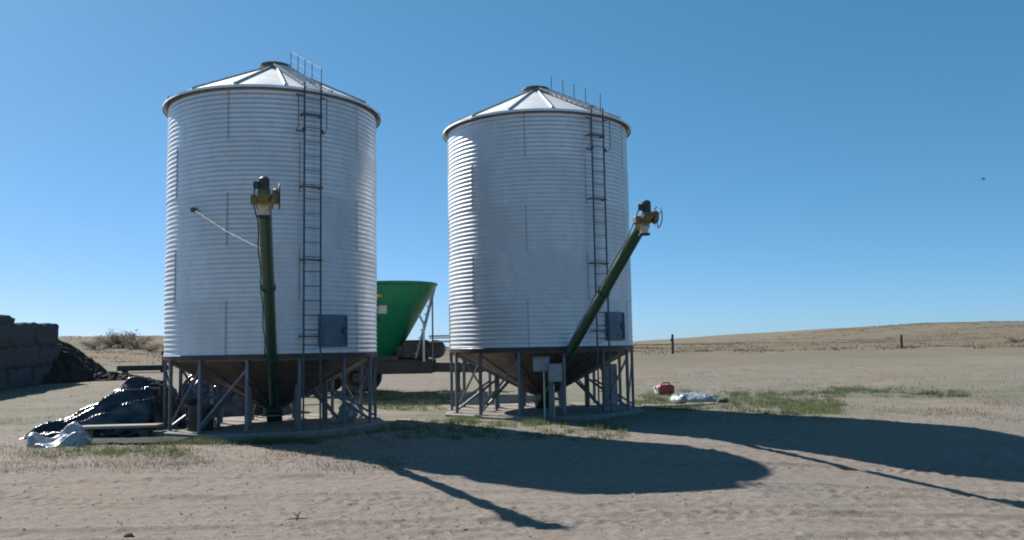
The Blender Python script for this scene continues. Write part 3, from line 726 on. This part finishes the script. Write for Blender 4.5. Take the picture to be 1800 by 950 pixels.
# plank on blocks in front of the heap
pa = at(142, 749, 17.55); pb = at(279, 748, 17.45); mid = (pa+pb)/2; gzm = gz(mid.x, mid.y)
tp = mid.z
pk = empty('plank_bench', (mid.x, mid.y, gzm)); tag(pk, 'pale wooden plank lying on low blocks in front of the black plastic heap', 'plank')
mb = MB(); mb.bar((pa.x-mid.x, 0, tp-gzm-.02), (pb.x-mid.x, .02, tp-gzm-.01), .42, .055, .006); mb.build('board', M['wood'], pk)
for s in (-.55, .55):
    mb = MB(); mb.box((s, .0, (tp-gzm-.05)/2-.02), (.16, .3, max(.06, tp-gzm-.06)), None, .01); mb.build('block', M['wooddk'], pk)

# ------------------------------------------------------------------ things right of the right bin
P = onground(1168, 694); rx, ry = P.x, P.y
rc = empty('fuel_can', (rx, ry, tz(rx, ry)), R_(12)); tag(rc, 'red plastic can with a pale end lying on the weeds right of the bins', 'can')
mb = MB(); mb.box((.03, 0, .15), (.46, .30, .27), None, .05); mb.build('body', M['red'], rc)
mb = MB(); mb.lathe([(0, 0), (.05, 0), (.05, .12), (0, .12)], 12, (-.20, 0, .2), Matrix.Rotation(R_(-90), 3, 'Y')); mb.box((-.235, 0, .14), (.06, .26, .22), None, .03); mb.build('cap_end', M['white'], rc)
mb = MB(); mb.tube([(-.1, 0, .28), (-.06, 0, .345), (.14, 0, .345), (.18, 0, .28)], .022, 8); mb.build('handle', M['red'], rc)
P = onground(1230, 708)
def sh(X, Y):
    q = 1-np.abs(X/.72)**3-np.abs(Y/.5)**3
    return np.where(q > 0, (.17-.08*X+.03*np.sin(X*7+Y*3))*np.abs(q)**.5, -.1)
o = heap('tarp_sheet', P.x, P.y+.5, sh, 56, 40, -.75, .75, -.52, .52, 'wplast', 91, .045)
tag(o, 'rumpled white sheet on the weeds beside the red can', 'sheet')
def rock(x, y, r, seed, label, mt='stone', name='stone'):
    mb = MB(); n1, n2 = 9, 6; V = []; F = []
    for j in range(n2+1):
        th = math.pi*j/n2
        for k in range(n1):
            a = 2*math.pi*k/n1; q = r*(1+.5*(h2(np.array(k), np.array(j), seed)-.5)) if 0 < j < n2 else r
            V.append((q*math.sin(th)*math.cos(a)*1.25, q*math.sin(th)*math.sin(a), q*math.cos(th)*.7))
    F = [(j*n1+k, (j+1)*n1+k, (j+1)*n1+(k+1) % n1, j*n1+(k+1) % n1) for j in range(n2) for k in range(n1)]
    o = mb.add(V, F, True).build(name, M[mt], None, (x, y, gz(x, y)+r*.3)); tag(o, label, 'stone'); return o
for (px, py, r, l, mt) in ((1271, 709, .13, 'dark lump at the right end of the white sheet', 'wooddk'), (1194, 711, .12, 'dark lump at the left end of the white sheet', 'wooddk'), (226, 944, .05, 'dark clod at the bottom edge of the dirt yard', 'wooddk')):
    P = onground(px, py); rock(P.x, P.y, r, px, l, mt)
# dry twig in the foreground
P = onground(521, 916)
mb = MB(); mb.tube([(0, 0, -.02), (.02, .0, .06), (.05, .02, .10)], [.009, .007, .004], 6); mb.tube([(.015, 0, .04), (-.04, .01, .09)], [.006, .003], 6); mb.tube([(-.1, .0, .012), (0, 0, .02), (.12, .03, .012)], [.004, .008, .004], 6)
o = mb.build('dry_twig', M['wooddk'], None, (P.x, P.y, gz(P.x, P.y))); tag(o, 'small dry twig sticking up from the dirt in the foreground', 'twig')

# ------------------------------------------------------------------ bale stack and soil heap at the far left
def bale_mesh(sd):
    mb = MB(); nx_, ny_, nz_ = 8, 4, 4; L_, D_, H_ = 2.47, 1.26, .92; idx = {}; V = []; F = []
    def vid(i_, j, k):
        key = (i_, j, k)
        if key not in idx:
            p = [L_*(i_/nx_-.5), D_*(j/ny_-.5), H_*k/nz_]
            on_ = (i_ in (0, nx_))+(j in (0, ny_))+(k in (0, nz_))
            if on_ >= 2:
                p[0] *= .99; p[1] *= .985; p[2] = H_/2+(p[2]-H_/2)*.985
            hh_ = [float(h2(np.array(i_+9*k), np.array(j+5*q), sd))-.5 for q in range(3)]
            V.append((p[0]+.14*hh_[0], p[1]+.16*hh_[1], p[2]+.14*hh_[2])); idx[key] = len(V)-1
        return idx[key]
    for i_ in range(nx_):
        for j in range(ny_):
            for k, fl in ((0, 1), (nz_, 0)):
                q = [vid(i_, j, k), vid(i_+1, j, k), vid(i_+1, j+1, k), vid(i_, j+1, k)]; F.append(tuple(q[::-1] if fl else q))
    for i_ in range(nx_):
        for k in range(nz_):
            for j, fl in ((0, 0), (ny_, 1)):
                q = [vid(i_, j, k), vid(i_+1, j, k), vid(i_+1, j, k+1), vid(i_, j, k+1)]; F.append(tuple(q[::-1] if fl else q))
    for j in range(ny_):
        for k in range(nz_):
            for i_, fl in ((0, 1), (nx_, 0)):
                q = [vid(i_, j, k), vid(i_, j+1, k), vid(i_, j+1, k+1), vid(i_, j, k+1)]; F.append(tuple(q[::-1] if fl else q))
    return mb.add(V, F, True).mesh('bale', M['hay'])
bms = [bale_mesh(q) for q in range(3)]
A = Vector((-18.75, 28.3)); B = Vector((-20.4, 38.9)); ang = math.atan2((B-A).y, (B-A).x)
wr = empty('bale_stack', (-20.6, 32, tz(-20.6, 32))); tag(wr, 'dark stack of big bales at the left edge of the yard', 'bale stack')
u_ = (B-A).normalized(); n_ = Vector((-u_.y, u_.x)); brnd = random.Random(5)
for row in range(4):
    for col in range(4 if row < 3 else 2):
        for dep in range(2 if row < 3 else 1):
            q = A+u_*(1.2+2.44*col+.5*(row % 2 if row < 3 else 0)-.25)+n_*(.62+1.24*dep+brnd.uniform(-.02, .02))
            if row == 3: q = A+u_*(1.55+2.44*col)+n_*.7
            zz = tz(A.x+u_.x*5, A.y+u_.y*5)-tz(-20.6, 32)+.88*row-.12+(.0 if row < 3 else -.58)
            o_ = place('bale', bms[(row*5+col*3+dep) % 3], wr, (q.x+20.6, q.y-32, zz+(tz(q.x, q.y)-tz(A.x+u_.x*5, A.y+u_.y*5))), (0, 0, ang+R_(brnd.uniform(-.5, .5))))
def sl_(X, Y):
    q = 1-np.sqrt((X/np.where(X > 0, 2.5, 3.2))**2+(Y/3.2)**2)
    q = q+.22*fbm(X/1.1, Y/1.1, 3, 8)*(q > .05)
    tail = .34*np.exp(-((Y+.2)/.6)**2)*(1-sst(2.6, 5.4, X))*sst(-1, 1.5, X)
    return np.maximum(np.where(q > 0, 2.15*np.clip(q, 0, 1)**.8, -.1), np.where(tail > .04, tail, -.1))
o = heap('soil_heap', -21.3, 38.9, sl_, 90, 70, -3.6, 5.6, -3.4, 3.4, 'soil', 15, .12)
tag(o, 'dark soil heap sloping down from the far end of the bale stack', 'soil heap')

# ------------------------------------------------------------------ far posts, trough
def post(px, py, hpx, Y, label, wd=.14, cross=False):
    P = onground(px, py) if Y is None else None
    if P is None:
        d = ray(px, py); x, y = d.x*Y/d.y, Y
    else: x, y = P.x, P.y
    hgt = hpx/1490*y
    ro = empty('fence_post', (x, y, tz(x, y)-.1)); tag(ro, label, 'post')
    mb = MB(); mb.tube([(0, 0, -.2), (.02*hgt, 0, hgt*.55), (.03*hgt, 0, hgt+.1)], [wd*.55, wd*.5, wd*.42], 10); mb.build('shaft', M['wooddk'], ro)
    mb = MB(); mb.tube([(-.09*hgt, 0, hgt*.72), (.06*hgt, 0, hgt+.08)], wd*.2, 6); mb.build('stay', M['wooddk'], ro)
post(1182, 619, 34, 62, 'dark wooden post standing on the skyline right of the right bin', .2)
post(1585, 620, 24, 66, 'dark wooden post standing before the brown hillside', .22)
post(287, 606, 36, 52, 'dark wooden post just left of the left bin', .18)
P0 = at(254, 628, 46)
tr = empty('feed_trough', (P0.x, 46, tz(P0.x, 46)), R_(4)); tag(tr, 'long low dark feed trough on the dirt left of the left bin', 'trough')
mb = MB()
for y in (-.3, .3): mb.bar((-1.3, y, .24), (1.3, y, .24), .06, .28)
mb.bar((-1.3, 0, .13), (1.3, 0, .13), .6, .04); mb.bar((-1.3, -.3, .24), (-1.3, .3, .24), .05, .28); mb.bar((1.3, -.3, .24), (1.3, .3, .24), .05, .28)
mb.build('basin', M['mixdark'], tr)
for x in (-1, 1):
    mb = MB(); mb.box((x, 0, .05), (.1, .62, .14)); mb.build('skid', M['wooddk'], tr)

# ------------------------------------------------------------------ shrubs
def shrub(px, Y, hgt, wid, label, n=420, sd=0, mt='shrub'):
    rnd = random.Random(sd)
    d = ray(px, 600); x = d.x*Y/d.y; z = tz(x, Y)-.05
    ro = empty('shrub', (x, Y, z)); tag(ro, label, 'shrub', 'far shrubs')
    mb = MB(); tips = []
    for k in range(9):
        a = rnd.uniform(0, 6.28); l = rnd.uniform(.5, .9)
        tip = Vector((math.cos(a)*wid*.45*l, math.sin(a)*wid*.45*l, hgt*l)); tips.append(tip)
        mb.tube([(0, 0, 0), tip*.5+Vector((0, 0, hgt*.08)), tip], [.05, .03, .012], 5)
    mb.build('stem', M['bark'], ro)
    mb = MB(); cl = [(t_, rnd.uniform(.22, .42)*hgt) for t_ in tips for _ in range(2)]
    for k in range(n):
        c, r = rnd.choice(cl); c = c*rnd.choice((1, .9, .5)); v = Vector((rnd.gauss(0, 1), rnd.gauss(0, 1), rnd.gauss(0, .8))).normalized()*r*rnd.random()**.4
        p = c+v+Vector((rnd.uniform(-.1, .1)*wid, rnd.uniform(-.1, .1)*wid, 0)); p.z = max(p.z, .03)
        s = rnd.uniform(.04, .10)*hgt*.7; u = Vector((rnd.gauss(0, 1), rnd.gauss(0, 1), rnd.gauss(0, 1))).normalized(); q = u.orthogonal().normalized()
        mb.add([p-u*s, p+q*s*.5, p+u*s, p-q*s*.5], [(0, 1, 2, 3)])
    mb.build('crown', M[mt], ro)
for k, (px, Y, hh, ww, l) in enumerate(((166, 92, 1.0, 3.4, 'leftmost of the low brown shrubs on the skyline left of the bins'), (194, 95, 1.3, 3.8, 'low brown shrub on the left skyline, second from the left'), (216, 96, 1.75, 3.8, 'tallest brown shrub on the skyline left of the bins'), (240, 94, 1.4, 3.8, 'brown shrub right of the tallest one on the left skyline'), (264, 90, .9, 3.4, 'lowest brown shrub on the left skyline, nearest the left bin'))):
    shrub(px, Y, hh, ww, l, 1500, k)
shrub(1789, 96, 1.0, 5.0, 'dark flat shrub at the right edge of the field', 360, 30)
shrub(1745, 240, 1.0, 2.2, 'small dark shrub on the crest of the hill at the right', 160, 31)
shrub(1782, 240, .8, 4.6, 'long low shrub on the hill crest at the right edge', 200, 32)

# ------------------------------------------------------------------ grass, scrub, litter (uncountable)
def blades(name, pts, mt, hmin, hmax, wd, kind_label, cat, per=9, spread=.09, seed=1):
    r = np.random.default_rng(seed); pts = np.asarray(pts); n_ = len(pts)*per
    base = np.repeat(pts, per, 0)+r.normal(0, spread, (n_, 2))
    z = terrain(base[:, 0], base[:, 1])+detail(base[:, 0], base[:, 1])-.01
    sc_ = np.repeat(r.uniform(.55, 1.2, len(pts)), per)
    hh = r.uniform(hmin, hmax, n_)*sc_; a = r.uniform(0, 6.283, n_); ln = r.uniform(.15, .9, n_)*hh; b_ = r.uniform(0, 6.283, n_)
    w_ = wd*r.uniform(.6, 1.4, n_)
    p0 = np.stack([base[:, 0]-np.cos(b_)*w_, base[:, 1]-np.sin(b_)*w_, z], -1); p1 = np.stack([base[:, 0]+np.cos(b_)*w_, base[:, 1]+np.sin(b_)*w_, z], -1)
    p2 = np.stack([base[:, 0]+np.cos(a)*ln, base[:, 1]+np.sin(a)*ln, z+hh], -1)
    V = np.stack([p0, p1, p2], 1).reshape(-1, 3)
    me = bpy.data.meshes.new(name); me.vertices.add(len(V)); me.vertices.foreach_set('co', V.ravel())
    me.loops.add(len(V)); me.loops.foreach_set('vertex_index', np.arange(len(V), dtype=np.int32))
    me.polygons.add(n_); me.polygons.foreach_set('loop_start', np.arange(0, len(V), 3, dtype=np.int32)); me.update(calc_edges=True); me.validate()
    me.materials.append(M[mt]); o = bpy.data.objects.new(name, me); COL.objects.link(o); tag(o, kind_label, cat, kind='stuff'); return o
rng = np.random.default_rng(3)
def patch(px0, px1, py0, py1, n_, thr=.0, sd=5, sc_=.6):
    # scatter over the ground quadrilateral spanned by four surveyed corners
    q = [onground(*c_) for c_ in ((px0, py1), (px1, py1), (px1, py0), (px0, py0))]
    out = np.zeros((0, 2))
    while len(out) < n_:
        # even in image rows means denser near the viewer: interpolate in inverse depth
        u = rng.random(6000); v_ = rng.random(6000)
        i0 = 1/q[0].y*(1-u)+1/q[1].y*u; i1 = 1/q[3].y*(1-u)+1/q[2].y*u; y = 1/(i0*(1-v_)+i1*v_)
        k0 = q[0].x/q[0].y*(1-u)+q[1].x/q[1].y*u; k1 = q[3].x/q[3].y*(1-u)+q[2].x/q[2].y*u; x = y*(k0*(1-v_)+k1*v_)
        ok = (np.hypot(x-C1[0], y-C1[1]) > 2.75) & (np.hypot(x-C2[0], y-C2[1]) > 2.75) & (y < 90)
        ok &= (fbm(x/sc_, y/sc_, 3, sd) > thr-rng.uniform(0, .08, 6000)) | (rng.random(6000) < .15)
        out = np.concatenate([out, np.stack([x, y], -1)[ok]])
    return out[:n_].tolist()
pts = patch(1280, 1480, 690, 730, 620, -.02, 5, 1.2)+patch(1120, 1300, 688, 722, 330, -.02)+patch(1450, 1700, 682, 700, 260, .05, 6, 2)
pts += patch(280, 560, 768, 782, 330, -.02, 8)+patch(660, 800, 688, 722, 420, -.05)+patch(790, 960, 736, 748, 170, -.02)+patch(560, 1100, 742, 775, 330, .02)
pts += patch(60, 330, 782, 806, 120, .05, 9)+patch(180, 220, 794, 801, 22, -.5)+patch(600, 660, 690, 735, 90, -.2)
blades('green_weeds', pts[::2]+pts[1::6], 'grass', .03, .15, .007, 'low green weeds around the pads and beyond the shadows', 'weeds', 20, .07, 1)
pts = patch(0, 700, 775, 830, 700, .0, 12, .9)+patch(1100, 1800, 640, 745, 1500, .0, 13, 1.6)+patch(0, 290, 640, 780, 500, .02, 14, 1)
blades('dry_grass', pts, 'dry', .03, .10, .006, 'sparse dry grass over the dirt field', 'grass', 9, .16, 2)
r = np.random.default_rng(9)
yy = 58+172*r.random(20000)**.7; xx = r.uniform(-.62, .66, 20000)*yy
ok = ~((xx/yy < -.15) & (yy > 125)) & ((fbm(xx/16, yy/16, 3, 4) > .02) | (r.random(20000) < .2))
pp = np.stack([xx, yy], -1)[ok][:3600]
blades('dry_scrub', pp, 'scrub', .05, .19, .06, 'brown dry scrub covering the far field and hillside', 'scrub', 12, .55, 4)
# small stones and clods on the dirt
r = np.random.default_rng(12); mbv = []; mbf = []; oc = np.array([(1, 0, 0), (0, 1, 0), (-1, 0, 0), (0, -1, 0), (0, 0, .8), (0, 0, -.6)]); of = [(0, 1, 4), (1, 2, 4), (2, 3, 4), (3, 0, 4), (1, 0, 5), (2, 1, 5), (3, 2, 5), (0, 3, 5)]
sy = 7+r.random(9000)**1.25*13; sx_ = r.uniform(-.66, .66, 9000)*sy
ok = ((fbm(sx_/2.2, sy/.8, 3, 66) > .0) | (r.random(9000) < .12)) & (np.hypot(sx_-C1[0], sy-C1[1]) > 3) & (np.hypot(sx_-C2[0], sy-C2[1]) > 3)
sx_, sy = sx_[ok], sy[ok]; sz = terrain(sx_, sy)+detail(sx_, sy)
for x, y, z in zip(sx_, sy, sz):
    s = .006+.014*r.random()**3; z = z+s*.0; a = r.uniform(0, 6.28)
    q = oc*s*r.uniform(.6, 1.4, (6, 1))*np.array([1.4, 1, .75]); ca, sa = math.cos(a), math.sin(a)
    n0 = len(mbv); mbv += [(x+ca*u[0]-sa*u[1], y+sa*u[0]+ca*u[1], z+u[2]) for u in q]; mbf += [tuple(i_+n0 for i_ in f) for f in of]
mb = MB(); mb.add(mbv, mbf); o = mb.build('loose_stones', M['clod']); tag(o, 'small loose stones and clods strewn over the dirt yard', 'stones', kind='stuff')

# ------------------------------------------------------------------ bird
bp = at(1729, 315, 70)
bd = empty('bird', bp, R_(25)); tag(bd, 'tiny dark bird flying in the sky at the right', 'bird')
mb = MB(); mb.tube([(0, -.17, 0), (0, -.12, .01), (0, 0, 0), (0, .12, 0), (0, .24, .0)], [.012, .04, .055, .035, .012], 8)
for s in (-1, 1):
    mb.add([(0, -.05, .02), (s*.16, -.09, .09), (s*.34, .03, .05), (s*.15, .05, .08), (0, .07, .02), (s*.15, 0, .06)], [(0, 1, 5), (1, 2, 5), (2, 3, 5), (3, 4, 5), (4, 0, 5)])
mb.add([(0, .2, 0), (-.06, .34, 0), (.06, .34, 0)], [(0, 1, 2)])
mb.build('body', M['bird'], bd)
